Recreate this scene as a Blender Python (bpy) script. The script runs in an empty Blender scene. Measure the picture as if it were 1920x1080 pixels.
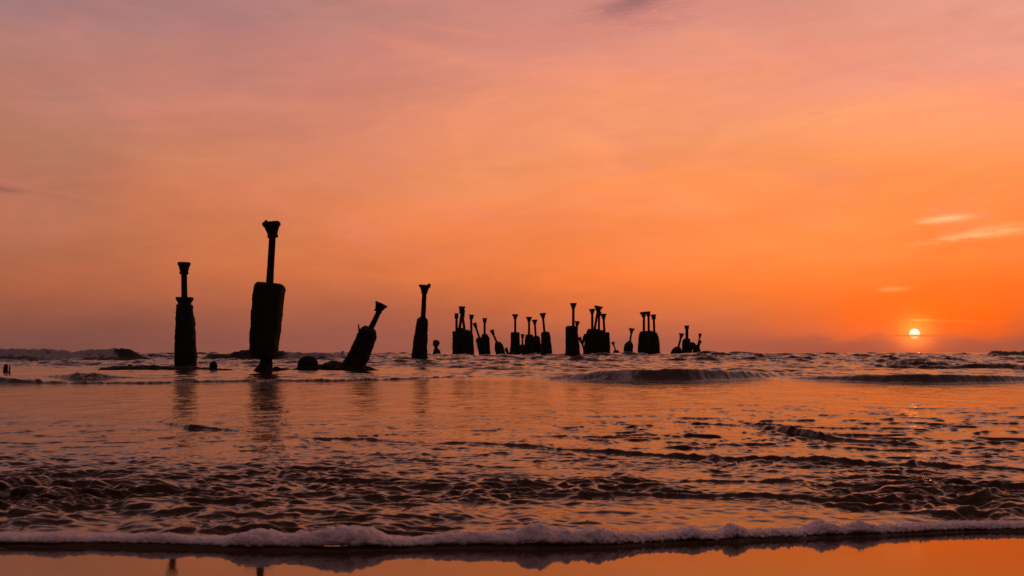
import bpy, math, random
import numpy as np

# ------------------------------------------------------------------ basics
scene = bpy.context.scene
col = scene.collection
F = 1707.0          # focal length in photo pixels (32 mm lens, 1920 px wide)
HY = 661.0          # photo row of the true horizon
CAM_H = 1.0         # camera height above mean low water level at the beach (m)

def px2w(px, py, D):
    return np.array([(px - 960.0) / F * D, D, CAM_H + (HY - py) / F * D])

def srgb(c):
    out = []
    for v in c:
        v = v / 255.0
        out.append(v / 12.92 if v <= 0.04045 else ((v + 0.055) / 1.055) ** 2.4)
    return out

# ------------------------------------------------------------------ numpy noise
_rs = np.random.RandomState(7)
_perm = _rs.permutation(4096).astype(np.int64)
_g2 = np.stack([np.cos(np.linspace(0, 2*np.pi, 64, endpoint=False)), np.sin(np.linspace(0, 2*np.pi, 64, endpoint=False))], 1)
_v = _rs.normal(size=(256, 3)); _g3 = _v / np.linalg.norm(_v, axis=1, keepdims=True)

def fade(t): return t*t*t*(t*(t*6-15)+10)

def noise2(x, y, seed=0):
    xi = np.floor(x).astype(np.int64); yi = np.floor(y).astype(np.int64)
    xf = x-xi; yf = y-yi
    def g(ix, iy, fx, fy):
        h = _perm[(_perm[(ix+seed*131) & 4095]+iy) & 4095] & 63
        return _g2[h, 0]*fx+_g2[h, 1]*fy
    u = fade(xf); v = fade(yf)
    a = g(xi, yi, xf, yf); b = g(xi+1, yi, xf-1, yf)
    c = g(xi, yi+1, xf, yf-1); d = g(xi+1, yi+1, xf-1, yf-1)
    return ((a+u*(b-a))*(1-v)+(c+u*(d-c))*v)*1.5

def noise3(x, y, z, seed=0):
    xi = np.floor(x).astype(np.int64); yi = np.floor(y).astype(np.int64); zi = np.floor(z).astype(np.int64)
    xf = x-xi; yf = y-yi; zf = z-zi
    def g(dx, dy, dz):
        h = _perm[(_perm[(_perm[(xi+dx+seed*71) & 4095]+yi+dy) & 4095]+zi+dz) & 4095] & 255
        return _g3[h, 0]*(xf-dx)+_g3[h, 1]*(yf-dy)+_g3[h, 2]*(zf-dz)
    u = fade(xf); v = fade(yf); w = fade(zf)
    l = lambda a, b, t: a+t*(b-a)
    x00 = l(g(0,0,0), g(1,0,0), u); x10 = l(g(0,1,0), g(1,1,0), u)
    x01 = l(g(0,0,1), g(1,0,1), u); x11 = l(g(0,1,1), g(1,1,1), u)
    return l(l(x00, x10, v), l(x01, x11, v), w)*1.5

def sstep(a, b, x):
    t = np.clip((x-a)/(b-a), 0, 1)
    return t*t*(3-2*t)

# ------------------------------------------------------------------ mesh helpers
def mesh_obj(name, verts, faces, mat, parent=None, smooth=True, loc=None):
    me = bpy.data.meshes.new(name)
    me.from_pydata([tuple(v) for v in verts], [], faces)
    me.update()
    if smooth:
        me.polygons.foreach_set('use_smooth', [True]*len(me.polygons))
    me.materials.append(mat)
    o = bpy.data.objects.new(name, me)
    col.objects.link(o)
    if parent is not None: o.parent = parent
    if loc is not None: o.location = loc
    return o

def grid_mesh(name, P, mat, attrs=None, wrap=False):
    """P: (rows, cols, 3) array -> one quad mesh object"""
    R, C, _ = P.shape
    me = bpy.data.meshes.new(name)
    idx = np.arange(R*C).reshape(R, C)
    if wrap:
        nx = np.roll(idx, -1, axis=1)
        q = np.stack([idx[:-1], nx[:-1], nx[1:], idx[1:]], -1).reshape(-1, 4)
    else:
        q = np.stack([idx[:-1, :-1], idx[:-1, 1:], idx[1:, 1:], idx[1:, :-1]], -1).reshape(-1, 4)
    n = len(q)
    me.vertices.add(R*C); me.vertices.foreach_set('co', P.reshape(-1).astype(np.float32))
    me.loops.add(n*4); me.loops.foreach_set('vertex_index', q.reshape(-1).astype(np.int32))
    me.polygons.add(n)
    me.polygons.foreach_set('loop_start', np.arange(0, n*4, 4, dtype=np.int32))
    try: me.polygons.foreach_set('loop_total', np.full(n, 4, dtype=np.int32))
    except Exception: pass
    me.update(calc_edges=True)
    me.polygons.foreach_set('use_smooth', np.ones(n, dtype=bool))
    for k, a in (attrs or {}).items():
        at = me.attributes.new(k, 'FLOAT', 'POINT')
        at.data.foreach_set('value', a.reshape(-1).astype(np.float32))
    me.materials.append(mat)
    o = bpy.data.objects.new(name, me); col.objects.link(o)
    return o

# ------------------------------------------------------------------ node helpers
class NT:
    def __init__(s, tree): s.t = tree; s.n = tree.nodes; s.l = tree.links
    def new(s, typ, **kw):
        n = s.n.new(typ)
        for k, v in kw.items(): setattr(n, k, v)
        return n
    def plug(s, sock, v):
        if isinstance(v, bpy.types.NodeSocket): s.l.new(v, sock)
        else: sock.default_value = v
    def m(s, op, a, b=None, c=None):
        n = s.new('ShaderNodeMath', operation=op)
        for i, v in enumerate((a, b, c)):
            if v is not None: s.plug(n.inputs[i], v)
        return n.outputs[0]
    def add(s, a, b): return s.m('ADD', a, b)
    def sub(s, a, b): return s.m('SUBTRACT', a, b)
    def mul(s, a, b): return s.m('MULTIPLY', a, b)
    def rng(s, v, a, b, c=0.0, d=1.0, t='SMOOTHSTEP'):
        n = s.new('ShaderNodeMapRange', interpolation_type=t)
        for i, x in enumerate((v, a, b, c, d)): s.plug(n.inputs[i], x)
        return n.outputs[0]
    def xyz(s, x, y, z):
        n = s.new('ShaderNodeCombineXYZ')
        for i, v in enumerate((x, y, z)): s.plug(n.inputs[i], v)
        return n.outputs[0]
    def noise(s, vec, scale=1.0, detail=4.0, rough=0.5, dist=0.0):
        n = s.new('ShaderNodeTexNoise')
        s.plug(n.inputs['Vector'], vec)
        n.inputs['Scale'].default_value = scale; n.inputs['Detail'].default_value = detail
        n.inputs['Roughness'].default_value = rough; n.inputs['Distortion'].default_value = dist
        return n.outputs['Fac']
    def mix(s, f, a, b, bt='MIX'):
        n = s.new('ShaderNodeMix', data_type='RGBA', blend_type=bt)
        s.plug(n.inputs[0], f)
        for i, v in ((6, a), (7, b)):
            if isinstance(v, (list, tuple)): v = tuple(v[:3]) + (1.0,)
            s.plug(n.inputs[i], v)
        return n.outputs[2]

# ------------------------------------------------------------------ sun direction
SUN_PX, SUN_PY = 1715.0, 625.5
def pix_dir(px, py):
    d = np.array([(px-960)/F, 1.0, (HY-py)/F]); return d/np.linalg.norm(d)
def pix_az(px): return math.atan2((px-960)/F, 1.0)
def pix_v(px, py): return (HY-py)/F/math.hypot((px-960)/F, 1.0)
sun_dir = pix_dir(SUN_PX, SUN_PY)
SUN_AZ = math.atan2(sun_dir[0], sun_dir[1]); SUN_EL = math.asin(sun_dir[2])

# ------------------------------------------------------------------ world
world = bpy.data.worlds.new("World"); scene.world = world
world.use_nodes = True
W = NT(world.node_tree); W.n.clear()
tc = W.new('ShaderNodeTexCoord').outputs['Generated']
sep = W.new('ShaderNodeSeparateXYZ'); W.plug(sep.inputs[0], tc)
x, y, z = sep.outputs
h = W.m('SQRT', W.add(W.mul(x, x), W.mul(y, y)))
v = W.m('DIVIDE', z, W.m('MAXIMUM', h, 0.001))
az = W.m('ARCTAN2', x, y)
# wobble of the high cloud veil
n_band = W.sub(W.noise(W.xyz(W.mul(az, 2.2), W.mul(v, 9.0), 3.1), 1.0, 5.0, 0.55, 0.4), 0.5)
n_soft = W.sub(W.noise(W.xyz(W.mul(az, 3.8), W.mul(v, 6.5), 9.7), 1.0, 5.0, 0.6), 0.5)
amp = W.rng(v, 0.0, 0.12, 0.016, 0.12)
v2 = W.add(v, W.mul(n_band, amp))
az2 = W.add(az, W.mul(n_soft, 0.42))
VMIN, VSPAN = -0.02, 0.92
t = W.m('DIVIDE', W.sub(v2, VMIN), VSPAN)

def ramp(stops):
    n = W.new('ShaderNodeValToRGB'); W.plug(n.inputs[0], t)
    cr = n.color_ramp; cr.interpolation = 'LINEAR'
    stops = sorted(stops)
    while len(cr.elements) > 1: cr.elements.remove(cr.elements[-1])
    for i, (p, c) in enumerate(stops):
        e = cr.elements[0] if i == 0 else cr.elements.new(p)
        e.position = min(max(p, 0), 1); e.color = tuple(srgb(c)) + (1,)
    return n.outputs[0]
def column(px, rows, high, zen):
    st = [((pix_v(px, yy)-VMIN)/VSPAN, c) for yy, c in rows]
    st += [((0.56-VMIN)/VSPAN, high), (0.99, zen)]
    return ramp(st)
HIGH, ZEN = (148, 103, 100), (100, 72, 72)
cols = [
 (-2.2, ramp([(0.0, (66, 50, 52)), (0.2, (76, 58, 60)), (0.5, (78, 62, 68)), (1.0, (76, 62, 70))])),
 (-1.0, ramp([(0.0, (104, 70, 66)), (0.15, (128, 86, 74)), (0.35, (134, 98, 94)), (0.6, (116, 92, 100)), (1.0, ZEN)])),
 (pix_az(30), column(30, [(655,(124,77,69)),(625,(132,80,70)),(600,(140,84,69)),(560,(158,90,68)),(500,(170,98,72)),(420,(180,110,80)),(350,(180,112,86)),(280,(182,118,94)),(200,(186,121,101)),(80,(178,124,116)),(0,(163,121,122))], (138,106,114), ZEN)),
 (pix_az(630), column(630, [(655,(150,86,72)),(620,(160,90,72)),(590,(172,95,71)),(560,(188,101,69)),(500,(213,112,65)),(420,(227,122,72)),(320,(221,132,92)),(250,(214,131,104)),(150,(205,130,112)),(60,(199,128,116)),(0,(190,129,118))], HIGH, ZEN)),
 (pix_az(1270), column(1270, [(655,(168,94,74)),(630,(184,98,72)),(600,(206,105,68)),(560,(226,110,58)),(520,(247,118,52)),(460,(248,128,64)),(400,(249,134,73)),(340,(248,143,84)),(270,(245,148,95)),(200,(239,148,107)),(130,(231,145,119)),(60,(219,140,120)),(0,(209,139,125))], (165,118,118), ZEN)),
 (pix_az(1715), column(1715, [(660,(200,86,50)),(645,(192,90,58)),(630,(228,94,40)),(600,(250,94,24)),(540,(252,99,30)),(480,(252,112,45)),(400,(252,136,68)),(300,(251,148,88)),(200,(248,152,106)),(100,(236,149,124)),(0,(222,151,132))], (175,124,120), ZEN)),
 (pix_az(1890), column(1890, [(655,(165,88,62)),(630,(172,88,62)),(600,(188,91,60)),(560,(226,98,46)),(500,(250,111,46)),(430,(251,125,60)),(350,(252,143,78)),(250,(249,149,98)),(150,(247,152,111)),(100,(234,152,129)),(0,(229,157,140))], (176,126,122), ZEN)),
 (1.1, ramp([(0.0, (120, 72, 62)), (0.15, (168, 98, 70)), (0.35, (158, 108, 96)), (0.6, (126, 98, 104)), (1.0, ZEN)])),
 (2.3, ramp([(0.0, (66, 50, 52)), (0.2, (76, 58, 60)), (0.5, (78, 62, 68)), (1.0, (76, 62, 70))])),
]
sky = cols[0][1]
for (a0, _), (a1, c1) in zip(cols[:-1], cols[1:]):
    src = az2 if -0.6 < a0 and a1 < 0.6 else az
    sky = W.mix(W.rng(src, a0, a1, t='LINEAR' if -0.6 < a0 and a1 < 0.6 else 'SMOOTHSTEP'), sky, c1)

# broad faint streaks of brighter veil
st = W.noise(W.xyz(W.mul(W.add(az, W.mul(v, 0.15)), 3.4), W.mul(W.sub(v, W.mul(az, 0.05)), 13.0), 1.7), 1.0, 6.0, 0.55, 0.6)
lum = W.rng(st, 0.25, 0.75, 0.90, 1.09, 'LINEAR')
lumc = W.new('ShaderNodeCombineColor'); [W.plug(lumc.inputs[i], lum) for i in range(3)]
sky = W.mix(1.0, sky, lumc.outputs[0], 'MULTIPLY')

pk = W.noise(W.xyz(W.mul(az, 4.2), W.mul(W.add(v, W.mul(az, 0.12)), 11.0), 21.0), 1.0, 7.0, 0.62, 1.0)
hi_ = W.rng(v, 0.05, 0.20)
sky = W.mix(W.mul(W.mul(W.rng(pk, 0.50, 0.68), hi_), 0.30), sky, srgb((226, 130, 118)))
sky = W.mix(W.mul(W.mul(W.rng(pk, 0.47, 0.33), W.mul(hi_, W.rng(az, -0.5, 0.1))), 0.28), sky, srgb((253, 150, 104)))
fine = W.noise(W.xyz(W.mul(W.add(az, W.mul(v, 0.8)), 9.0), W.mul(W.sub(v, W.mul(az, 0.15)), 42.0), 5.0), 1.0, 7.0, 0.65, 1.4)
fl_ = W.rng(fine, 0.3, 0.7, 0.965, 1.035, 'LINEAR')
flc = W.new('ShaderNodeCombineColor'); [W.plug(flc.inputs[i], fl_) for i in range(3)]
sky = W.mix(1.0, sky, flc.outputs[0], 'MULTIPLY')
wisp_n = W.noise(W.xyz(W.mul(W.add(az, W.mul(v, 0.6)), 26.0), W.mul(W.sub(v, W.mul(az, 0.08)), 150.0), 0.3), 1.0, 6.0, 0.68, 1.2)
def gauss(px, py, sx, sy, slope=0.0, power=2.0):
    """soft elongated cloud patch; sizes in photo pixels, turned into angles"""
    k = math.hypot((px-960)/F, 1.0)
    a0, v0 = pix_az(px), pix_v(px, py)
    sa, sv = sx/F/k/k, sy/F/k
    da = W.sub(az, a0)
    dv = W.sub(W.sub(v, v0), W.mul(da, slope))
    e = W.add(W.m('POWER', W.m('ABSOLUTE', W.m('DIVIDE', da, sa)), power), W.m('POWER', W.m('ABSOLUTE', W.m('DIVIDE', dv, sv)), 2.0))
    return W.m('EXPONENT', W.mul(e, -1.0))
def cloud(px, py, sx, sy, colr, strength, slope=0.0, lo=0.35, hi=0.6, power=2.0):
    global sky
    g = W.mul(gauss(px, py, sx, sy, slope, power), W.rng(wisp_n, lo, hi))
    sky = W.mix(W.m('MINIMUM', W.mul(g, strength), 1.0), sky, srgb(colr))
cloud(1776, 410, 42, 6, (255, 186, 132), 0.95, 0.03, 0.25, 0.5)
cloud(1740, 416, 24, 3, (255, 178, 118), 0.6)
cloud(1815, 443, 74, 6, (255, 178, 122), 0.8, 0.09, 0.36, 0.56)
cloud(1885, 431, 80, 11, (255, 172, 114), 0.8, 0.02, 0.36, 0.6)
cloud(1672, 542, 28, 5, (255, 146, 82), 0.7, 0.0, 0.25, 0.5)
cloud(1186, 6, 62, 15, (140, 95, 100), 0.95, 0.2, 0.3, 0.55)
cloud(1190, 14, 120, 24, (172, 112, 108), 0.6, 0.08, 0.28, 0.6)
cloud(1205, 48, 80, 17, (196, 122, 112), 0.6, 0.1)
cloud(8, 355, 34, 7, (140, 88, 80), 0.75, -0.05, 0.2, 0.5)
cloud(120, 372, 90, 5, (158, 98, 82), 0.35, -0.12)
cloud(290, 288, 80, 12, (206, 132, 98), 0.5, -0.05)
cloud(812, 378, 60, 9, (244, 138, 84), 0.5, 0.05)
cloud(640, 345, 120, 10, (226, 138, 96), 0.35, -0.04)
cloud(1560, 215, 190, 20, (254, 166, 104), 0.45, 0.10)
cloud(1120, 640, 320, 9, (158, 90, 74), 0.5, 0.0, 0.3, 0.6)
# low cloud bank on the horizon, broken round the sun
bank_top = W.add(pix_v(1600, 632), W.mul(W.sub(W.noise(W.xyz(W.mul(az, 15.0), W.mul(v, 40.0), 4.4), 1.0, 5.0, 0.62), 0.5), 0.040))
bank = W.mul(W.rng(W.sub(v, bank_top), 0.005, -0.006), W.mul(W.rng(az, 0.20, 0.36), W.sub(1.0, W.mul(gauss(1716, 640, 42, 26), 0.9))))
sky = W.mix(W.mul(bank, 0.72), sky, srgb((158, 84, 66)))

# sun: disc, aureole and the thin bars of cloud across it
vd = W.new('ShaderNodeVectorMath', operation='DISTANCE'); W.plug(vd.inputs[0], tc); vd.inputs[1].default_value = tuple(sun_dir)
nrm = vd.outputs['Value']
def addc(f, c):
    global sky
    sky = W.mix(f, sky, c, 'ADD')
addc(W.mul(gauss(1715, 622, 44, 34), 0.30), (0.5, 0.14, 0.01))
addc(W.mul(gauss(1715, 622, 27, 25), 0.8), (0.55, 0.24, 0.03))
addc(W.mul(gauss(1715, 616, 120, 46), 0.45), (0.40, 0.04, 0.0))
addc(W.mul(gauss(1716, 645, 34, 16), 0.4), (0.5, 0.03, 0.0))
disc = W.rng(nrm, 0.0058, 0.0038)
bar = W.mul(gauss(1716, 629.4, 46, 2.1, -0.01, 4.0), 0.97)
bar2 = W.mul(gauss(1728, 619.0, 8, 0.8), 0.4)
disc = W.mul(W.mul(disc, W.rng(v, pix_v(1715, 636), pix_v(1715, 628), 0.35, 1.0)), W.sub(1.0, W.m('MAXIMUM', bar, bar2)))
addc(disc, (0.35, 0.74, 0.74))
sky = W.mix(W.mul(bar, 0.6), sky, srgb((226, 84, 22)))
addc(W.mul(gauss(1730, 600.0, 24, 1.8, -0.015), 0.45), (0.5, 0.32, 0.08))
addc(W.mul(gauss(1790, 602.5, 60, 1.0, -0.01), 0.35), (0.35, 0.16, 0.05))

bg1 = W.new('ShaderNodeBackground'); W.plug(bg1.inputs[0], sky); bg1.inputs[1].default_value = 1.0
nis = W.new('ShaderNodeTexSky', sky_type='NISHITA'); nis.sun_disc = False
nis.sun_elevation = SUN_EL; nis.sun_rotation = SUN_AZ; nis.dust_density = 3.0
bg2 = W.new('ShaderNodeBackground'); W.plug(bg2.inputs[0], nis.outputs[0]); bg2.inputs[1].default_value = 0.01
ad = W.new('ShaderNodeAddShader'); W.l.new(bg1.outputs[0], ad.inputs[0]); W.l.new(bg2.outputs[0], ad.inputs[1])
wo = W.new('ShaderNodeOutputWorld'); W.l.new(ad.outputs[0], wo.inputs[0])

sl = bpy.data.lights.new('sun', 'SUN'); sl.energy = 0.002; sl.angle = math.radians(0.6); sl.color = (1.0, 0.42, 0.12)
so = bpy.data.objects.new('sun', sl); col.objects.link(so)
so.rotation_euler = (math.pi/2 - SUN_EL, 0, math.pi - SUN_AZ)
so.location = (300, 700, 40)

# ------------------------------------------------------------------ materials
def base_mat(name):
    m = bpy.data.materials.new(name); m.use_nodes = True
    N = NT(m.node_tree); b = m.node_tree.nodes['Principled BSDF']
    return m, N, b
def pos(N): return N.new('ShaderNodeNewGeometry').outputs['Position']

def make_encrusted(name, c0, c1, rough, scale):
    m, N, b = base_mat(name)
    p = N.new('ShaderNodeTexCoord').outputs['Object']
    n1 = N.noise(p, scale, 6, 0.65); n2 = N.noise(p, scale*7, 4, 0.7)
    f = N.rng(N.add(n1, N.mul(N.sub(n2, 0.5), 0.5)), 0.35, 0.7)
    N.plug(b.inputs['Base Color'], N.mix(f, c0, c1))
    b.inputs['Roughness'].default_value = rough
    bp = N.new('ShaderNodeBump'); N.plug(bp.inputs['Height'], n2); bp.inputs['Strength'].default_value = 0.6; bp.inputs['Distance'].default_value = 0.06
    N.l.new(bp.outputs[0], b.inputs['Normal'])
    b.inputs['Specular IOR Level'].default_value = 0.15
    return m
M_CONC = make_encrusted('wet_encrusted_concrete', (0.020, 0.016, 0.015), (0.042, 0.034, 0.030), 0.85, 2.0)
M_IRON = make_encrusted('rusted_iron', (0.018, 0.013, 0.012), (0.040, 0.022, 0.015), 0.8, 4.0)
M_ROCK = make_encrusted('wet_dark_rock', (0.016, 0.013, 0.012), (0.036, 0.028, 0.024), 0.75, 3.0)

# water
M_WATER, N, b = base_mat('sea_water')
p = pos(N)
sp = N.new('ShaderNodeSeparateXYZ'); N.plug(sp.inputs[0], p)
fo = N.new('ShaderNodeAttribute', attribute_name='foam').outputs['Fac']
fn = N.noise(p, 9.0, 6, 0.65); fn2 = N.noise(p, 1.6, 5, 0.6)
fmask = N.rng(N.add(N.add(fo, N.mul(N.sub(fn, 0.5), 0.9)), N.mul(N.sub(fn2, 0.5), 0.8)), 0.42, 0.66)
fmask = N.mul(fmask, N.rng(fo, 0.02, 0.2))
murk = N.mix(N.noise(p, 0.35, 3, 0.5), (0.026, 0.016, 0.010), (0.046, 0.028, 0.015))
murk = N.mix(N.rng(N.add(sp.outputs[1], N.mul(fn2, 3.0)), 16.0, 6.0), murk, (0.062, 0.033, 0.014))
N.plug(b.inputs['Base Color'], N.mix(fmask, murk, (0.52, 0.46, 0.46)))
wr = N.mul(N.rng(sp.outputs[1], 6.5, 11.0), N.rng(N.noise(p, 0.5, 4, 0.6), 0.3, 0.7, 0.03, 0.11))
N.plug(b.inputs['Roughness'], N.m('MAXIMUM', N.add(0.05, wr), N.rng(fmask, 0, 1, 0.0, 0.7)))
b.inputs['IOR'].default_value = 1.37
r1 = N.noise(N.xyz(sp.outputs[0], N.mul(sp.outputs[1], 1.0), 0.0), 3.2, 4, 0.55)
r2 = N.noise(p, 22.0, 3, 0.6)
r3 = N.noise(N.xyz(N.mul(sp.outputs[0], 1.5), N.mul(sp.outputs[1], 1.0), 2.0), 1.0, 5, 0.58, 0.6)
dist = N.m('SQRT', N.add(N.mul(sp.outputs[0], sp.outputs[0]), N.mul(sp.outputs[1], sp.outputs[1])))
bp = N.new('ShaderNodeBump'); N.plug(bp.inputs['Height'], N.add(N.add(N.mul(r1, 0.018), N.mul(r2, 0.0012)), N.mul(r3, N.mul(N.rng(sp.outputs[1], 6.0, 11.0), N.rng(sp.outputs[1], 26.0, 34.0, 0.23, 0.06)))))
bp.inputs['Strength'].default_value = 1.0; bp.inputs['Distance'].default_value = 1.0
rip = N.new('ShaderNodeAttribute', attribute_name='ripple').outputs['Fac']
N.plug(bp.inputs['Strength'], rip)
N.l.new(bp.outputs[0], b.inputs['Normal'])

# wet sand
M_SAND, N, b = base_mat('wet_sand')
p = pos(N)
n1 = N.noise(p, 1.2, 5, 0.55); n2 = N.noise(p, 260, 2, 0.5)
N.plug(b.inputs['Base Color'], N.mix(n1, (0.050, 0.030, 0.018), (0.080, 0.050, 0.032)))
N.plug(b.inputs['Roughness'], N.rng(n1, 0.3, 0.8, 0.04, 0.075))
b.inputs['IOR'].default_value = 1.45
sp = N.new('ShaderNodeSeparateXYZ'); N.plug(sp.inputs[0], p)
rp = N.noise(N.xyz(N.mul(sp.outputs[0], 0.7), N.mul(sp.outputs[1], 2.2), 0.0), 1.3, 4, 0.5)
bp = N.new('ShaderNodeBump'); N.plug(bp.inputs['Height'], N.add(N.mul(rp, 0.02), N.mul(n2, 0.00002)))
bp.inputs['Strength'].default_value = 0.07; bp.inputs['Distance'].default_value = 1.0
N.l.new(bp.outputs[0], b.inputs['Normal'])

# foam
M_FOAM, N, b = base_mat('sea_foam')
p = pos(N)
n1 = N.noise(p, 60, 5, 0.6)
vo = N.new('ShaderNodeTexVoronoi'); N.plug(vo.inputs['Vector'], p); vo.inputs['Scale'].default_value = 130
N.plug(b.inputs['Base Color'], N.mix(n1, (0.66, 0.57, 0.59), (0.88, 0.80, 0.81)))
b.inputs['Roughness'].default_value = 0.55
b.inputs['Subsurface Weight'].default_value = 0.25
b.inputs['Subsurface Radius'].default_value = (0.03, 0.02, 0.015); b.inputs['Subsurface Scale'].default_value = 0.5
bp = N.new('ShaderNodeBump'); N.plug(bp.inputs['Height'], N.add(N.mul(n1, 0.004), N.mul(vo.outputs['Distance'], 0.002)))
bp.inputs['Strength'].default_value = 0.7; bp.inputs['Distance'].default_value = 1.0
N.l.new(bp.outputs[0], b.inputs['Normal'])

# ------------------------------------------------------------------ beach
HS = 0.60
S0, SY, SX = CAM_H-HS, -0.068, -0.015
def sand_z(X, D): return S0 + SY*D + SX*X
xs = np.concatenate([np.linspace(-80, -12, 30), np.linspace(-11, 11, 90), np.linspace(12, 80, 30)])
ys = np.concatenate([np.linspace(-60, 1, 30), np.linspace(1.2, 9, 90), np.linspace(10, 26, 12)])
GX, GY = np.meshgrid(xs, ys)
Z = sand_z(np.clip(GX, -14, 14), np.maximum(GY, -30)) + 0.0015*noise2(GX*0.6, GY*0.9, 3)
beach = grid_mesh('beach', np.stack([GX, GY, Z], -1), M_SAND)
beach['kind'] = 'structure'

# ------------------------------------------------------------------ shoreline edge of the swash
edge_px = [(-1400, 1030), (-300, 1026), (0, 1025), (300, 1028), (480, 1033), (640, 1034), (800, 1030), (960, 1030), (1150, 1026), (1280, 1019), (1500, 1012), (1700, 1003), (1800, 999), (1920, 996), (2300, 985), (3400, 975)]
eu, eD = [], []
for px_, py_ in edge_px:
    u = (px_-960)/F; vv = (HY-py_)/F
    eu.append(u); eD.append(HS/(-vv+SY+SX*u))
eu = np.array(eu); eD = np.array(eD)
def edgeD(u):
    return np.interp(u, eu, eD) + 0.03*noise2(u*14, u*0+0.5, 5) + 0.012*noise2(u*55, u*0+3.5, 6)

# ------------------------------------------------------------------ sea
def build_sea():
    Ds = np.concatenate([
        np.exp(np.arange(math.log(3.0), math.log(13), 0.0020)),
        np.exp(np.arange(math.log(13), math.log(62), 0.0029)),
        np.exp(np.arange(math.log(62), math.log(320), 0.0033)),
        np.exp(np.arange(math.log(320), math.log(9000), 0.02))])
    us = np.concatenate([np.linspace(-1.25, -0.66, 130, endpoint=False), np.linspace(-0.66, 0.66, 1050, endpoint=False), np.linspace(0.66, 1.25, 131)])
    D, u = np.meshgrid(Ds, us, indexing='ij')
    X = u*D
    dD = np.gradient(Ds)[:, None]*np.ones_like(u)
    pxx = u*F+960
    E = edgeD(u)
    s = D-E
    # mean level
    L = np.interp(D, [0, 57, 74, 105, 145, 9000], [0, 0, 0.30, 0.40, 0.48, 0.48])
    S = sand_z(X, D)
    zedge = sand_z(u*E, E)
    front = 0.016+0.006*noise2(u*20, D*0+1.5, 8)
    lev = (zedge+front)*(1-sstep(0, 4.5, s)) + L*sstep(0, 4.5, s)
    Zb = np.where(s < 0, S-0.03+np.clip(s, -0.3, 0)*0.05, lev)
    rise = sstep(-0.05, 0.02, s)
    Zb = (S-0.03)*(1-rise)+lev*rise
    H = np.zeros_like(D); foam = np.zeros_like(D); dxs = np.zeros_like(D); dys = np.zeros_like(D)
    shore = sstep(0.02, 0.5, s)

    # ---- near chop
    wx = X+0.10*noise2(X*1.1, D*1.1, 11); wy = D+0.10*noise2(X*1.1, D*1.1, 12)
    near = D < 16
    m = np.where(near.any(axis=1))[0].max()+1
    sl_ = slice(0, m)
    Xn, Dn, wxn, wyn, pn = X[sl_], D[sl_], wx[sl_], wy[sl_], pxx[sl_]
    vy = HY+F*1.0/Dn   # nominal photo row
    patch = 1.25*noise2(Xn*0.5, Dn*0.55, 13)+0.4*noise2(Xn*1.4, Dn*1.5, 19)
    left = 1-sstep(350, 1100, pn)
    env = sstep(812, 935, vy)*left + (1-left)*sstep(800, 960, vy)*(0.52+0.5*sstep(-0.15, 0.35, patch))
    c0 = noise2(wxn*1.2, wyn*1.8, 17); c1 = noise2(wxn*2.3, wyn*3.6, 14); c2 = noise2(wxn*5.0, wyn*7.5, 15); c3 = noise2(wxn*12, wyn*17, 16); c4 = noise2(wxn*26, wyn*32, 18)
    na = c1+0.6*c2+0.3*c3
    chop = 0.018*sstep(-0.25, 0.65, na)+0.022*c1+0.019*c2+0.0100*c3+0.0026*c4+0.012*c0-0.009
    e2 = np.clip(env*(0.85+0.55*patch), 0, 1.25)
    chop = chop*e2*shore[sl_]*(0.95+0.30*left)
    H[sl_] += chop
    dys[sl_] -= 0.8*chop
    # ---- scattered flecks on the smooth sheet
    mid = np.where((Ds > 6) & (Ds < 45))[0]; q = slice(mid[0], mid[-1]+1)
    Xm, Dm, pm, vm = X[q], D[q], pxx[q], HY+F/D[q]
    wpx = 0.35*noise2(Xm*0.8, Dm*0.8, 21); wpy = 0.25*noise2(Xm*1.7, Dm*1.1, 20)
    f1 = noise2((Xm+wpx)*1.7, (Dm+wpy)*2.6, 22)+0.55*noise2((Xm+wpx)*4.3, (Dm+wpy)*5.2, 23)+0.25*noise2(Xm*11, Dm*10, 27)
    f2 = noise2((Xm+wpx)*6.0, (Dm+wpy)*4.5, 28)+0.4*noise2(Xm*13, Dm*9, 29)
    dens = noise2(Xm*0.16, Dm*0.13, 24)
    right = sstep(900, 1300, pm)
    thr = 0.66-0.30*dens-0.16*sstep(780, 860, vm)-0.08*right*sstep(770, 810, vm)
    fl = 0.018*sstep(-0.05, 0.45, f1-thr)+0.010*sstep(-0.05, 0.4, f2-thr-0.02)
    f3 = noise2((Xm+wpx)*1.25, (Dm+wpy)*2.3, 30)+0.5*noise2((Xm+wpx)*3.1, Dm*4.8, 32)+0.25*noise2(Xm*9, Dm*8, 33)
    fl = fl+(0.020*sstep(0.22, 0.75, f3-0.25*dens)+0.006*f3)*sstep(30, 24, Dm)*sstep(8, 10, Dm)*(0.75+0.45*right)
    fl = fl*sstep(40, 28, Dm)*(1-0.4*sstep(840, 920, vm))*(0.75+0.25*right)*(0.3+0.7*sstep(735, 810, vm))
    H[q] += fl; dys[q] -= 1.2*fl
    # gentle undulation
    H[q] += (0.010*noise2(Xm*0.5, Dm*0.35, 25)+0.006*noise2(Xm*1.4, Dm*1.0, 26))*sstep(6, 9, Dm)
    # ---- open sea: summed choppy waves
    far = np.where(Ds > 26)[0]; q = slice(far[0], len(Ds))
    Xf, Df, dDf = X[q], D[q], dD[q]
    rs = np.random.RandomState(11)
    env = sstep(33, 44, Df)*(0.42+0.50*sstep(52, 90, Df))*(1+0.35*noise2(Xf*0.035, Df*0.03, 31))
    env = env*(1-0.25*sstep(200, 800, Df))*(1-0.5*(1-sstep(760, 1000, pxx[q]))*sstep(38, 42, Df)*(1-sstep(53, 60, Df)))
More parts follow.
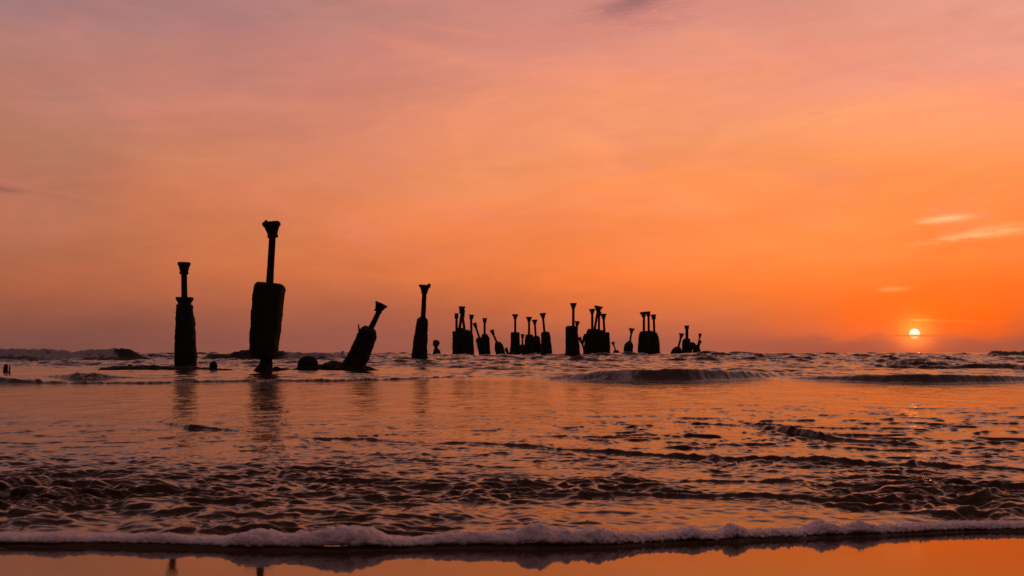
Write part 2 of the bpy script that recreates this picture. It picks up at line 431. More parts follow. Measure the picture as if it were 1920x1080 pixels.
    for i in range(64):
        lam = 0.9*(22/0.9)**(i/63.0)
        th = rs.normal(0, 0.55 if lam < 6 else 0.3)
        k = 2*np.pi/lam
        kx, ky = k*math.sin(th), k*math.cos(th)
        a = 0.0125*lam**0.50*(0.6+0.8*rs.rand())
        ph = rs.rand()*2*np.pi
        flt = sstep(2.2, 5.0, lam/dDf)
        arg = kx*Xf+ky*Df+ph
        w = a*env*flt
        H[q] += w*np.cos(arg)
        dxs[q] -= 0.8*w*math.sin(th)*np.sin(arg)
        dys[q] -= 0.8*w*math.cos(th)*np.sin(arg)
    # ---- turbulence between 33 and 75 m
    tq = np.where((Ds > 30) & (Ds < 200))[0]; q = slice(tq[0], tq[-1]+1)
    Xf, Df, pf = X[q], D[q], pxx[q]
    te = sstep(32, 36, Df)*(1-sstep(110, 190, Df))
    tn = noise2(Xf*1.3, Df*1.0, 35)+0.5*noise2(Xf*2.9, Df*2.2, 36)
    xa = Xf+0.8*noise2(Xf*0.3, Df*0.3, 38)
    ra = 0.45-np.abs(noise2(xa*0.75, Df*0.85, 35)); rb = 0.45-np.abs(noise2(xa*1.7, Df*1.7, 36)); rc = noise2(xa*3.6, Df*3.0, 39)
    quiet = 1-0.55*(1-sstep(760, 1000, pf))*sstep(38, 42, Df)*(1-sstep(53, 60, Df))
    H[q] += te*quiet*(0.10*ra+0.05*rb+0.015*rc)*(0.7+0.5*sstep(52, 70, Df))
    dys[q] -= te*0.10*ra
    ft = noise2(Xf*0.22, Df*0.16, 37)
    foam[q] = np.maximum(foam[q], te*sstep(0.15, 0.6, ft)*0.42*(1-0.6*sstep(900, 1300, pf)))

    # ---- explicit wave ridges: photo-derived crest lines, real size at their distance
    def ridge(pts, lf=1.2, lb=3.0, fo=0.0, fpx=None, wob=0.3, seed=40, level=0.0, curl=0.0, k=1.0, rag=0.0, dn=1.5, turb=0.0):
        """pts: (px, base row, height m)"""
        p = np.array(pts, float)
        uu = (p[:, 0]-960)/F; DD = (CAM_H-level)*F/(p[:, 1]-HY)
        lo, hi = DD.min()*0.75, DD.max()*1.6
        rr = np.where((Ds > lo) & (Ds < hi))[0]; q = slice(rr[0], rr[-1]+1)
        uq, Dq, Xq = u[q], D[q], X[q]
        Am = k*p[:, 2].max()
        ug = np.arange(uu[0]-0.08, uu[-1]+0.08, 2.0/F)
        sg = 16 if Am > 0.15 and lb < 3 else 5
        kr = np.exp(-0.5*(np.arange(-3*sg, 3*sg+1)/sg*2.0)**2); kr /= kr.sum()
        pad = lambda a: np.convolve(np.pad(a, 3*sg, mode='edge'), kr, mode='valid')
        A = k*np.interp(uq, ug, pad(np.interp(ug, uu, p[:, 2], left=0, right=0)), left=0, right=0)
        DDs = pad(np.interp(ug, uu, DD))
        sc = 1.0/max(Am*5, 0.25)
        A = A*(1+wob*noise2(Xq*sc, Xq*0+seed, seed)+0.5*wob*noise2(Xq*sc*3.1, Xq*0+seed, seed+1)+(0.05 if Am > 0.15 else 0)*noise2(Xq*2.6, Xq*0+seed, seed+2))
        D0 = np.interp(uq, ug, DDs)+Am*dn*noise2(Xq*sc*0.8, Xq*0+seed, seed+2)+(Am*0.4 if Am < 0.12 else Am*0.06)*noise2(Xq*sc*4, Dq*sc*2, seed+3)
        if rag:
            A = A*np.maximum(0.15, 1+rag*noise2(Xq*2.1, Dq*0.7, seed+5)+0.8*rag*noise2(Xq*5.5, Dq*2.5, seed+6)+0.5*rag*noise2(Xq*13, Dq*6, seed+7))
            D0 = D0+0.07*rag*noise2(Xq*3.0, Xq*0+seed, seed+8)+0.03*rag*noise2(Xq*8.0, Dq*3, seed+9)
        r = Dq-D0
        f = lf*Am; bk = lb*Am
        fr = sstep(0, 1, (r)/f)
        back = np.exp(-np.maximum(r-f, 0)/bk)*(1-0.0)
        pr = np.where(r < f, fr, back)
        if turb:
            sc2 = 0.6/max(Am, 0.1)
            A = A*(1+turb*(noise2(Xq*sc2*1.2, Dq*sc2*2.2, seed+4)+0.6*noise2(Xq*sc2*3.2, Dq*sc2*5.5, seed+3)+0.4*noise2(Xq*sc2*8, Dq*sc2*9, seed+2)))
        H[q] += A*pr
        if curl: dys[q] -= curl*A*np.where(r < f, fr**3, back**2)
        if Am > 0.15:
            H[q] += Am*(0.05*noise2(Xq*1.8, Dq*1.3, seed+1)+0.035*noise2(Xq*4.5, Dq*2.6, seed+2))*np.minimum(1, pr*3)*np.minimum(1, A/(0.3*Am))
            lip = sstep(0.45*f, 0.8*f, r)*(1-sstep(1.1*f, 2.0*f, r))*np.minimum(1, A/(0.4*Am))
            foam[q] = np.maximum(foam[q], 0.52*lip*sstep(-0.25, 0.45, noise2(Xq*0.9, Dq*0.5, seed+7)))
        if fo:
            fm = np.ones_like(uq)
            if fpx is not None: fm = sstep(fpx[0], fpx[1], uq*F+960)*(1-sstep(fpx[2], fpx[3], uq*F+960))
            foam[q] = np.maximum(foam[q], fo*fm*sstep(-0.3*f, 0.3*f, r)*np.exp(-np.maximum(r-f, 0)/(bk*0.7)))
    # small ridges on the swash sheet
    ridge([(800, 834, 0), (850, 834, .045), (960, 837, .045), (1080, 845, .055), (1230, 856, .06), (1300, 860, .075), (1380, 863, .06), (1450, 864, .075), (1560, 872, .075), (1700, 878, .06), (1760, 878, .065), (1920, 889, .045), (2100, 897, .0)], 1.3, 2.6, seed=41, k=0.52, rag=0.45, wob=.25)
    ridge([(1395, 802, 0), (1420, 806, .05), (1470, 813, .085), (1530, 823, .08), (1600, 830, .055), (1710, 838, .05), (1760, 840, 0)], 1.3, 2.6, seed=45, k=0.65, rag=0.45)
    ridge([(1280, 795, 0), (1340, 797, .03), (1440, 799, .035), (1560, 803, .03), (1700, 809, .0)], 1.4, 2.5, seed=48, k=0.7, rag=0.5)
    ridge([(300, 795, 0), (318, 796, .04), (335, 799, .025), (356, 806, .075), (385, 806, .045), (450, 811, .02), (480, 812, 0)], 1.2, 2.0, seed=49, k=0.8, rag=0.45)
    ridge([(540, 825, 0), (600, 826, .03), (680, 826, .035), (760, 832, .02), (850, 834, .0)], 1.4, 2.5, seed=52, k=0.7, rag=0.5)
    ridge([(980, 818, 0), (1060, 818, .03), (1200, 822, .03), (1300, 824, 0)], 1.4, 2.5, seed=53, k=0.7, rag=0.5)
    ridge([(860, 925, 0), (900, 928, .05), (1000, 932, .06), (1060, 930, .04), (1120, 926, 0)], 1.1, 2.2, seed=55, k=0.5, rag=0.6)
    ridge([(600, 967, 0), (640, 970, .05), (740, 970, .06), (830, 968, .045), (860, 966, 0)], 1.1, 2.0, seed=58, k=0.5, rag=0.6)
    ridge([(880, 958, 0), (960, 955, .06), (1100, 958, .06), (1250, 957, .07), (1350, 957, .05), (1480, 960, .08), (1600, 958, .085), (1700, 952, .075), (1800, 950, .08), (1920, 943, .08), (2200, 930, .05)], 1.0, 2.4, seed=61, k=0.44, rag=0.4)
    ridge([(1080, 912, 0), (1140, 914, .04), (1300, 918, .05), (1420, 920, .04), (1560, 920, .055), (1700, 925, .05), (1800, 922, .06), (1960, 918, .06), (2100, 915, 0)], 1.1, 2.2, seed=64, k=0.5, rag=0.6)
    # breaking waves at mid distance
    ridge([(960, 712, 0), (1050, 713, .16), (1120, 715, .32), (1200, 717, .44), (1280, 717, .46), (1340, 715, .40), (1400, 712, .28), (1460, 709, .16), (1560, 707, 0)], 2.1, 2.6, fo=.55, fpx=(1000, 1040, 1180, 1250), seed=67, turb=0.015, wob=.05, curl=.2, dn=.5)
    ridge([(1430, 711, 0), (1530, 714, .14), (1620, 717, .24), (1720, 720, .32), (1800, 720, .29), (1880, 718, .23), (1980, 715, .18), (2150, 712, 0)], 2.1, 2.6, fo=.3, fpx=(1500, 1540, 1600, 1700), seed=70, turb=0.015, wob=.05, curl=.2, dn=.5)
    ridge([(1590, 690, 0), (1680, 692, .22), (1760, 693, .25), (1850, 694, .3), (1960, 696, .32), (2200, 698, 0)], 1.6, 2.6, seed=73, turb=0.05, wob=.2)
    ridge([(1630, 681, 0), (1680, 683, .4), (1740, 684, .42), (1800, 683, .12), (1850, 682, 0)], 1.6, 2.4, seed=76, turb=0.05, wob=.2, level=.25)
    ridge([(-420, 716, .0), (-100, 718, .26), (0, 720, .22), (50, 720, .14), (120, 718, .0)], 1.4, 2.4, seed=79, turb=0.05, wob=.2, curl=.3)
    ridge([(80, 708, 0), (130, 712, .22), (165, 713, .28), (210, 711, .16), (260, 710, .0)], 1.3, 2.4, fo=.5, seed=82, turb=0.05, wob=.25)
    ridge([(-300, 714, .09), (100, 720, .07), (280, 720, .08), (480, 715, .07), (620, 716, .09), (760, 712, .08), (900, 706, .05), (1000, 706, .0)], 1.6, 2.6, fo=.3, seed=85, turb=0.05, wob=.5)
    ridge([(860, 690, 0), (900, 690, .3), (940, 691, .28), (985, 690, 0)], 1.4, 2.2, fo=.6, seed=88, turb=0.05, wob=.3, level=.15)
    # the breakers on the outer bar
    ridge([(-500, 676, .5), (-200, 676, .80), (0, 676, .70), (80, 676, .72), (150, 676, .84), (200, 676, .90), (246, 676, .98), (258, 676, .66), (275, 676, .36), (310, 676, .22), (360, 676, .12), (430, 676, .0)], 1.1, 3.2, fo=.66, fpx=(-900, -800, 208, 248), seed=91, wob=.07, level=.34, curl=.25, dn=.25)
    ridge([(370, 675, 0), (395, 675, .55), (440, 675, .85), (480, 675, .88), (560, 675, .80), (620, 675, .72), (680, 674, .35), (740, 673, .0)], 1.2, 3.0, fo=.6, fpx=(505, 545, 620, 700), seed=94, turb=0.02, wob=.07, level=.34, curl=.25, dn=.3)
    ridge([(1800, 670, 0), (1860, 671, .55), (1920, 671, .80), (2100, 671, .9), (2400, 671, 0)], 1.8, 3.0, seed=97, turb=0.02, wob=.1, level=.40)
    ridge([(930, 669, 0), (1000, 669, .34), (1060, 669, .34), (1120, 669, 0)], 1.8, 3.0, seed=99, wob=.2, level=.42)

    # foam lace behind the front edge
    fr_ = noise2(X[:m]*3.0, D[:m]*2.2, 101)
    foam[:m] = np.maximum(foam[:m], (1-sstep(0.05, 0.7, s[:m]))*(0.18+0.3*sstep(0.0, 0.5, fr_))*sstep(0.0, 0.05, s[:m]))
    rip = np.interp(D, [4, 8, 10, 25, 29, 34, 60, 400, 2000], [.35, .35, .22, .20, .4, .6, .55, .5, .2])
    P = np.stack([X+dxs, D+dys, Zb+H*sstep(0, 0.05, s)], -1)
    o = grid_mesh('sea', P, M_WATER, {'foam': foam, 'ripple': rip})
    o['kind'] = 'structure'
    return o
build_sea()

# ------------------------------------------------------------------ foam bead on the swash front
def build_foam():
    top_px = [(-700, 1000), (-300, 1002), (0, 997), (40, 1000), (100, 994), (140, 1002), (165, 1006), (215, 999), (300, 997), (360, 1004), (390, 1007), (430, 998), (470, 988), (530, 999), (590, 990), (640, 979), (690, 987), (720, 1002), (770, 1006), (840, 996), (900, 993), (960, 993), (985, 985), (1013, 975), (1040, 988), (1090, 993), (1120, 988), (1190, 997), (1220, 1006), (1280, 990), (1310, 985), (1345, 999), (1380, 978), (1420, 996), (1500, 996), (1550, 972), (1585, 985), (1620, 974), (1660, 987), (1700, 989), (1760, 979), (1800, 983), (1850, 985), (1900, 985), (2300, 975), (2900, 968)]
    us = np.linspace(-0.95, 1.0, 3600)
    tp = np.array(top_px, float)
    T = 44
    uu, tt = np.meshgrid(us, np.linspace(0, 1, T), indexing='ij')
    E = edgeD(uu)
    ytop = np.interp(uu*F+960, tp[:, 0], tp[:, 1])
    zs = sand_z(uu*E, E)
    wid = 0.17+0.09*noise2(uu*9, uu*0, 201)
    zt = CAM_H+(HY-ytop)/F*(E+wid*0.45)
    hh = (np.clip(zt-zs, 0.045, 0.3)-0.018)*(0.93+0.10*noise2(uu*30, uu*0+9.1, 210))
    # cross-section: undercut lip -> bulging front -> crest -> back slope
    ang = np.interp(tt, [0, 0.12, 0.5, 0.72, 1.0], [-0.75*np.pi/2-0.5, -0.75, 0.9, np.pi/2, np.pi+0.1])
    cy = -np.cos(ang); cz = np.sin(ang)
    ry = np.where(ang < np.pi/2, 0.5*np.minimum(wid, hh*1.3+0.02), wid*0.75)
    y0 = E+0.004+0.5*np.minimum(wid, hh*1.3+0.02)
    z0 = zs+0.012+hh*0.42
    rz = np.where(cz > 0, hh*0.58, hh*0.40)
    Y = y0+cy*ry; Zz = z0+cz*rz
    X = uu*E
    nx = noise3(X*16, Y*16, Zz*16, 3); n2 = noise3(X*38, Y*38, Zz*38, 4); n3 = noise3(X*85, Y*85, Zz*85, 5)
    rag = 0.30+0.45*sstep(900, 1200, uu*F+960)
    n4 = noise3(X*170, Y*170, Zz*170, 6)
    d = hh*0.17*(np.abs(nx)*2-0.5)+0.013*rag*(np.abs(n2)*2-0.4)+0.007*rag*(np.abs(n3)*2-0.5)+0.0009*n4
    d *= sstep(0, 0.1, tt)*(1-sstep(0.9, 1.0, tt))
    Y += cy*d; Zz += cz*d; X = X+0.010*noise3(X*20, Y*20, Zz*20, 8)
    gap = sstep(-0.62, -0.42, noise2(uu*7, uu*0+2.2, 207))
    P = np.stack([X, Y, Zz], -1)
    o = grid_mesh('sea_foam', P, M_FOAM)
    o['kind'] = 'stuff'
    o['label'] = 'lumpy pale foam along the front edge of the wash on wet sand'
    o['category'] = 'foam'
    return o
build_foam()

# ------------------------------------------------------------------ pier ruins
def loft(rings, D, e=2.6, rot=0.2, rough=0.03, seg=28, seed=1, step=None, axis=None, capnoise=1.0, depth=1.0):
    """rings: list of (px, py, width px) from bottom to top; returns verts (world), faces"""
    P = [px2w(a, b_, D) for a, b_, w in rings]; Wd = [w/F*D for _, _, w in rings]
    ax = P[-1]-P[0] if axis is None else axis
    ax = ax/np.linalg.norm(ax)
    sx = np.cross(np.array([0, 1.0, 0]), ax); sx /= np.linalg.norm(sx)
    sy = np.cross(ax, sx)
    if step is None: step = max(max(Wd)/16, 0.03)
    pts, wd = [], []
    for i in range(len(P)-1):
        n = max(1, int(np.linalg.norm(P[i+1]-P[i])/step))
        for j in range(n):
            f = j/n; pts.append(P[i]*(1-f)+P[i+1]*f); wd.append(Wd[i]*(1-f)+Wd[i+1]*f)
    pts.append(P[-1]); wd.append(Wd[-1])
    th = np.linspace(0, 2*np.pi, seg, endpoint=False)
    rad = (np.abs(np.cos(th-rot))**e+np.abs(np.sin(th-rot))**e)**(-1.0/e)
    rad = rad/np.max(np.abs(rad*np.cos(th)))
    V = []
    wm = max(Wd)
    for p, w in zip(pts, wd):
        r = rad*w/2
        q = p+np.outer(np.cos(th)*r, sx)+np.outer(np.sin(th)*r*depth, sy)
        k = (3.2 if wm > 0.5 else 1.1)/wm
        n = noise3(q[:, 0]*k, q[:, 1]*k, q[:, 2]*k, seed)+0.6*noise3(q[:, 0]*k*2.7, q[:, 1]*k*2.7, q[:, 2]*k*2.7, seed+1)+0.55*noise3(q[:, 0]*k*6, q[:, 1]*k*6, q[:, 2]*k*6, seed+2)+0.4*noise3(q[:, 0]*k*12, q[:, 1]*k*12, q[:, 2]*k*12, seed+3)
        q = p+(q-p)*(1+(rough*2.0*n*min(1, wm/max(w, 1e-6)))[:, None])
        V.append(q)
    V = np.array(V); R = len(V)
    verts = V.reshape(-1, 3).tolist(); faces = []
    for i in range(R-1):
        for j in range(seg):
            a = i*seg+j; b2 = i*seg+(j+1) % seg
            faces.append((a, b2, b2+seg, a+seg))
    verts.append((pts[0]).tolist()); c = len(verts)-1
    for j in range(seg): faces.append(((j+1) % seg, j, c))
    verts.append((pts[-1]+ax*wd[-1]*0.03*capnoise).tolist()); c = len(verts)-1
    o = (R-1)*seg
    for j in range(seg): faces.append((o+j, o+(j+1) % seg, c))
    return np.array(verts), faces

def empty(name, label, cat, loc, group=None):
    o = bpy.data.objects.new(name, None); col.objects.link(o)
    o.empty_display_size = 0.3
    o.location = tuple(loc); o['label'] = label; o['category'] = cat
    if group: o['group'] = group
    return o

def part(name, root, vf, mat, smooth=False, label=None):
    v_, f_ = vf
    o = mesh_obj(name, v_-np.array(root.location), f_, mat, root, smooth)
    if label: o['label'] = label
    return o

SEED = [100]
def cap_rings(top, bot, wt, wb):
    """flared head along the line bot->top (px)"""
    (xb, yb), (xt, yt) = bot, top
    L = lambda f: (xb+(xt-xb)*f, yb+(yt-yb)*f)
    prof = [(0.0, wb*1.25), (0.14, wb*1.3), (0.18, wb*1.12), (0.45, wb*1.1+(wt-wb)*0.30), (0.74, wt*0.86), (0.78, wt*0.99), (0.96, wt), (1.0, wt*0.94)]
    return [(*L(f), w) for f, w in prof]

def pile(label, D, casing=None, pole=None, cap=None, e=4.0, rot=0.15, rough=0.025, extra=(), group='ruined piles of the old pier', name='pier_pile', cape=3.2, caprot=0.2):
    SEED[0] += 5; sd = SEED[0]
    first = casing[0] if casing else (494, 700)   # the raised block stands on its foot
    base = px2w(first[0], first[1], D)
    root = empty(name, label, 'pier pile', base, group)
    if casing:
        # carry the casing down under the water to the sea bed
        a, b_, w = casing[0]; a2, b2, w2 = casing[-1]
        slope = (a2-a)/(b2-b_) if abs(b2-b_) > 1 else 0
        dpx = 1.5*F/D
        rings = [(a+slope*dpx, b_+dpx, w*1.05)]+list(casing)
        part('casing', root, loft(rings, D, e, rot, rough*1.7, 44, sd, axis=px2w(a2, b2, D)-px2w(a, b_, D)), M_CONC)
    if pole:
        part('pole', root, loft(pole, D, 2.0, 0, 0.018, 16, sd+1, step=max(p_[2] for p_ in pole)/F*D/2.5), M_IRON, True)
    if cap:
        (xt, yt), (xb, yb), wt, wb = cap
        part('cap', root, loft(cap_rings((xt, yt), (xb, yb), wt, wb), D, cape, caprot, 0.025, 28, sd+2, step=max(wt/F*D/10, .02)), M_IRON)
    for nm, rings, mat, kw in extra:
        SEED[0] += 3
        part(nm, root, loft(rings, D, seed=SEED[0], **kw), mat)
    return root

# --- the near row on the left
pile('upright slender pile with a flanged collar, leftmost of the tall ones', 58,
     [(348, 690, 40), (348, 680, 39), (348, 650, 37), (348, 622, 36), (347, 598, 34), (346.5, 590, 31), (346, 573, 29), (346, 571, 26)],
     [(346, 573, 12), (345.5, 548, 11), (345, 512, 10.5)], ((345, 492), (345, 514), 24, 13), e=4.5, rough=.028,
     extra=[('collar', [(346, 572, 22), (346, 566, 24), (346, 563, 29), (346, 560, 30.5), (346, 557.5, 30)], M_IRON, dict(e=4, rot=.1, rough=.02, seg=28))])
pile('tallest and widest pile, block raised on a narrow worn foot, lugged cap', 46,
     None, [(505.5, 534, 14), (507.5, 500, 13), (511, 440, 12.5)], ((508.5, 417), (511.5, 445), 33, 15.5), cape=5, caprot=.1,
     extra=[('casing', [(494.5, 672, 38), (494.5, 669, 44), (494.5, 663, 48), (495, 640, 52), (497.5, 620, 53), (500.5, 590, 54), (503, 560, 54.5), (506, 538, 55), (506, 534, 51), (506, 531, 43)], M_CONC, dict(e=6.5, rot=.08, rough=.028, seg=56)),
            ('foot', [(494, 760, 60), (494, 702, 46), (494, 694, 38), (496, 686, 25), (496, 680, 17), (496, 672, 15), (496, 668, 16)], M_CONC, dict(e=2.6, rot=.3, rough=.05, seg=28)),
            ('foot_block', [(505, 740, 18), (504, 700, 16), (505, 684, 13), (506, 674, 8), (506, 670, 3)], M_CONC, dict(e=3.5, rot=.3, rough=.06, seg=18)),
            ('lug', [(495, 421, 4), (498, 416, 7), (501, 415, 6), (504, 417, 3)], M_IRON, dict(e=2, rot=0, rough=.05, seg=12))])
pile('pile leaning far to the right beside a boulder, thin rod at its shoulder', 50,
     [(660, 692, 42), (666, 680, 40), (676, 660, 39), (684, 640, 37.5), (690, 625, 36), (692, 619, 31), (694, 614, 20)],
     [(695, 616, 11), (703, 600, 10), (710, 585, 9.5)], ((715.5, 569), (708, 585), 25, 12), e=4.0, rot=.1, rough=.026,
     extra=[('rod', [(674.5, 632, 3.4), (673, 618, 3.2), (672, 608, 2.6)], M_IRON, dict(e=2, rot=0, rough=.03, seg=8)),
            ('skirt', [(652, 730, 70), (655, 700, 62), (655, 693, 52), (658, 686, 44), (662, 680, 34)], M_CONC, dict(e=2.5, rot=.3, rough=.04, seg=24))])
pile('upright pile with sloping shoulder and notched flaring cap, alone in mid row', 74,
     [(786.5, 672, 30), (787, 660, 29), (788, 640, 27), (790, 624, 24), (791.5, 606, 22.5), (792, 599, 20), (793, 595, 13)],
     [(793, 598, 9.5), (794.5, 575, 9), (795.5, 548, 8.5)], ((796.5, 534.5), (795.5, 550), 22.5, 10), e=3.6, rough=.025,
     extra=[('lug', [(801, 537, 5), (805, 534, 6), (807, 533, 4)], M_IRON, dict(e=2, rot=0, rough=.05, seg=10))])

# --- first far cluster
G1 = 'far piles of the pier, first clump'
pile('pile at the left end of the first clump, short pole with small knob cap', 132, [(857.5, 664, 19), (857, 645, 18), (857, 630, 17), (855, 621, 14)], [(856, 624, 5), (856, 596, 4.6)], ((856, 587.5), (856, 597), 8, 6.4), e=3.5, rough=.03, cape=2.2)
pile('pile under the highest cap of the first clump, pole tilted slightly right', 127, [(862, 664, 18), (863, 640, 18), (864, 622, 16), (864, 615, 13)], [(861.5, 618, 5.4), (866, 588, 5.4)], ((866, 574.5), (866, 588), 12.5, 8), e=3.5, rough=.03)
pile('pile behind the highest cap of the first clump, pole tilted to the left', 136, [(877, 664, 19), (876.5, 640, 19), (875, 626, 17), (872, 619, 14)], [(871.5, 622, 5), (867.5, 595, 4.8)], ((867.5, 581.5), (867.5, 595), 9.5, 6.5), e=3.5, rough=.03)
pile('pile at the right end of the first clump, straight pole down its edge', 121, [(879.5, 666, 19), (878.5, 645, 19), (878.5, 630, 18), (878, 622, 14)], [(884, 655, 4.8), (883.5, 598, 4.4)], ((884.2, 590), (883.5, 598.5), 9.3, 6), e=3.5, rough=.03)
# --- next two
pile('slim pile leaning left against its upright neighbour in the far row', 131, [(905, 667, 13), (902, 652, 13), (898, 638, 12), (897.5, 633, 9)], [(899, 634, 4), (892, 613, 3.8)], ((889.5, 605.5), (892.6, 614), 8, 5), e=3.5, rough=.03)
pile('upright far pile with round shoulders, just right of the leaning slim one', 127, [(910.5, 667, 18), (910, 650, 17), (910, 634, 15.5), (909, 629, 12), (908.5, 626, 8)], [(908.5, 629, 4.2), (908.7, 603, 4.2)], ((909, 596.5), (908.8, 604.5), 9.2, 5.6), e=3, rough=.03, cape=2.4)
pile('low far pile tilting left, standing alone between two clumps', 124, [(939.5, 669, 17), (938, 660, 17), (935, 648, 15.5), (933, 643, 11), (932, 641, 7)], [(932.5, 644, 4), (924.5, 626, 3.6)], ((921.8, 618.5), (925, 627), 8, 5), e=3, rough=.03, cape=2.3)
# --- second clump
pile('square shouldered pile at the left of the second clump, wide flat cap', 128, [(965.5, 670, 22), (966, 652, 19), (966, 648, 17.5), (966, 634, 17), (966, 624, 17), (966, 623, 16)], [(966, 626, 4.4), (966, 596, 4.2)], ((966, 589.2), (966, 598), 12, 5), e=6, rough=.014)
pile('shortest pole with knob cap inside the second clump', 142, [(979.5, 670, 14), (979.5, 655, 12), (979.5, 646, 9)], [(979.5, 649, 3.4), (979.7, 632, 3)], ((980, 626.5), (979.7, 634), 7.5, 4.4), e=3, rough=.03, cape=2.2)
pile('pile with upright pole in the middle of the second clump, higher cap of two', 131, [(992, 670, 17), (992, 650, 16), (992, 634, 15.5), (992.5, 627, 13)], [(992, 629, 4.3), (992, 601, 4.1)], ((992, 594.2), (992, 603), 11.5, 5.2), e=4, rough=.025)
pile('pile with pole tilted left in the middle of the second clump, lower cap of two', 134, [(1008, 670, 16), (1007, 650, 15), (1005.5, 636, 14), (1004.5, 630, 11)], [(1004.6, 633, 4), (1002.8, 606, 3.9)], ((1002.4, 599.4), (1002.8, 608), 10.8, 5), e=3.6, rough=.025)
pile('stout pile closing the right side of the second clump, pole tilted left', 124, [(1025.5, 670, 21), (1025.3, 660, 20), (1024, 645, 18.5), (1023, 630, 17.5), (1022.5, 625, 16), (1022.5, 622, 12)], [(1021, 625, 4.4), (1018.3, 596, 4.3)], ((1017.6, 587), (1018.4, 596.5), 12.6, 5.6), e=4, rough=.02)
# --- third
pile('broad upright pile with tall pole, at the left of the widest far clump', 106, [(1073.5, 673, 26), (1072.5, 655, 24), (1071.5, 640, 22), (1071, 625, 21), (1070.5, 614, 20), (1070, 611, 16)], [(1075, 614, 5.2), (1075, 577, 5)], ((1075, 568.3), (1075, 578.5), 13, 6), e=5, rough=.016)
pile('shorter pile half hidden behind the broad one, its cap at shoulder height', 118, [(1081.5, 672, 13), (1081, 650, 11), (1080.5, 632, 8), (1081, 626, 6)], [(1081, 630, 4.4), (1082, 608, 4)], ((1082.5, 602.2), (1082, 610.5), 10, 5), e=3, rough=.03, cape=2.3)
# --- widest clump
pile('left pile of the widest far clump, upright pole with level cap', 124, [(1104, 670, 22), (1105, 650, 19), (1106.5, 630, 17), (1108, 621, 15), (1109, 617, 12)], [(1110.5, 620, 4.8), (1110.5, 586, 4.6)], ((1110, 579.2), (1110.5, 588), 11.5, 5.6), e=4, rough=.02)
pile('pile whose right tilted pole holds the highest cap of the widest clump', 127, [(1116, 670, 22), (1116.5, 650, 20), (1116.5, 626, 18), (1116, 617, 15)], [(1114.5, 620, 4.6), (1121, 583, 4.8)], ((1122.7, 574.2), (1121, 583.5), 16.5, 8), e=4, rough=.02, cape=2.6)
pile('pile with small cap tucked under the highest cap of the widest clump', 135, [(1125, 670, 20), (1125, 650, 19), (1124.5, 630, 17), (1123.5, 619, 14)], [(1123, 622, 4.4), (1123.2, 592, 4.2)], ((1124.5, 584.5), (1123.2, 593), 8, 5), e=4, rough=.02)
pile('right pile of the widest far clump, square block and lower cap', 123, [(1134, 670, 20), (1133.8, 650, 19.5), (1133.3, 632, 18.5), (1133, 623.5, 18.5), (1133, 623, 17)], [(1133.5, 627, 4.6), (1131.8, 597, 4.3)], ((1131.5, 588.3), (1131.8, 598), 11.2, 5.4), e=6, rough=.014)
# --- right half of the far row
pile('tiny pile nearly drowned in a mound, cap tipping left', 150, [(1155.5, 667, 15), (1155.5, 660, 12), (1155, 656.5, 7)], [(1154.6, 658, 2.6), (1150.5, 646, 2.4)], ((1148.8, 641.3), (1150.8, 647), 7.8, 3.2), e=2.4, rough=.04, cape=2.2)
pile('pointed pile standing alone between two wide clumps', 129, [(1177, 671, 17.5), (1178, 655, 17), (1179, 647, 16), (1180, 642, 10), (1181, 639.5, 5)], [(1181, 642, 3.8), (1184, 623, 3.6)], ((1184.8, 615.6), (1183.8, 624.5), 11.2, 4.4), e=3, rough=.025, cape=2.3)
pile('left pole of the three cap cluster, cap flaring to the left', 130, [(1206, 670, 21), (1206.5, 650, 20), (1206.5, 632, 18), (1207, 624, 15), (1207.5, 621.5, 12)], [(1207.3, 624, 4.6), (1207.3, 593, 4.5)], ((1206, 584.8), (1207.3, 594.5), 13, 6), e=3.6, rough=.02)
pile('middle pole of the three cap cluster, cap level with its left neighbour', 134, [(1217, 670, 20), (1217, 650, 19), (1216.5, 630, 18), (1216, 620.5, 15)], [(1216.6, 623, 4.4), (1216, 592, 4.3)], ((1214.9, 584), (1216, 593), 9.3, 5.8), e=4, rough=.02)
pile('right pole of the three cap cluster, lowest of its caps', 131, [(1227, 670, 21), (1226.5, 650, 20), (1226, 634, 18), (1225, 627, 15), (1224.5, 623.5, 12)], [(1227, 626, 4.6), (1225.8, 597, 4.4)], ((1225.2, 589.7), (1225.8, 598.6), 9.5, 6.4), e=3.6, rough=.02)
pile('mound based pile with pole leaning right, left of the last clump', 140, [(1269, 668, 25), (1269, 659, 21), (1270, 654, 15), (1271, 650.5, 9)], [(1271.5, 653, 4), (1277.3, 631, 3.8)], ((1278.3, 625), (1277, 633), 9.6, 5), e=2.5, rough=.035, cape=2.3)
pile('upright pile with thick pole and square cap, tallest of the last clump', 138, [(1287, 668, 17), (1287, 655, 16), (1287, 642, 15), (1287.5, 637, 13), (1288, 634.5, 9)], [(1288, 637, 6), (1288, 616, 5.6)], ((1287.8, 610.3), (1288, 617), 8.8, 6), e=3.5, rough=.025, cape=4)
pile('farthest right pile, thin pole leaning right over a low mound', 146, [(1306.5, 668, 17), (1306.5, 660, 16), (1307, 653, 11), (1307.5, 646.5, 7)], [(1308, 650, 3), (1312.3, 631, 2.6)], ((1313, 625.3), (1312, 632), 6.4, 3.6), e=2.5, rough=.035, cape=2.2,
     extra=[('spur', [(1310, 651, 2.6), (1312.5, 644, 2.8), (1313.5, 641, 4.6), (1314, 638.4, 3.6)], M_IRON, dict(e=2, rot=0, rough=.05, seg=10))])

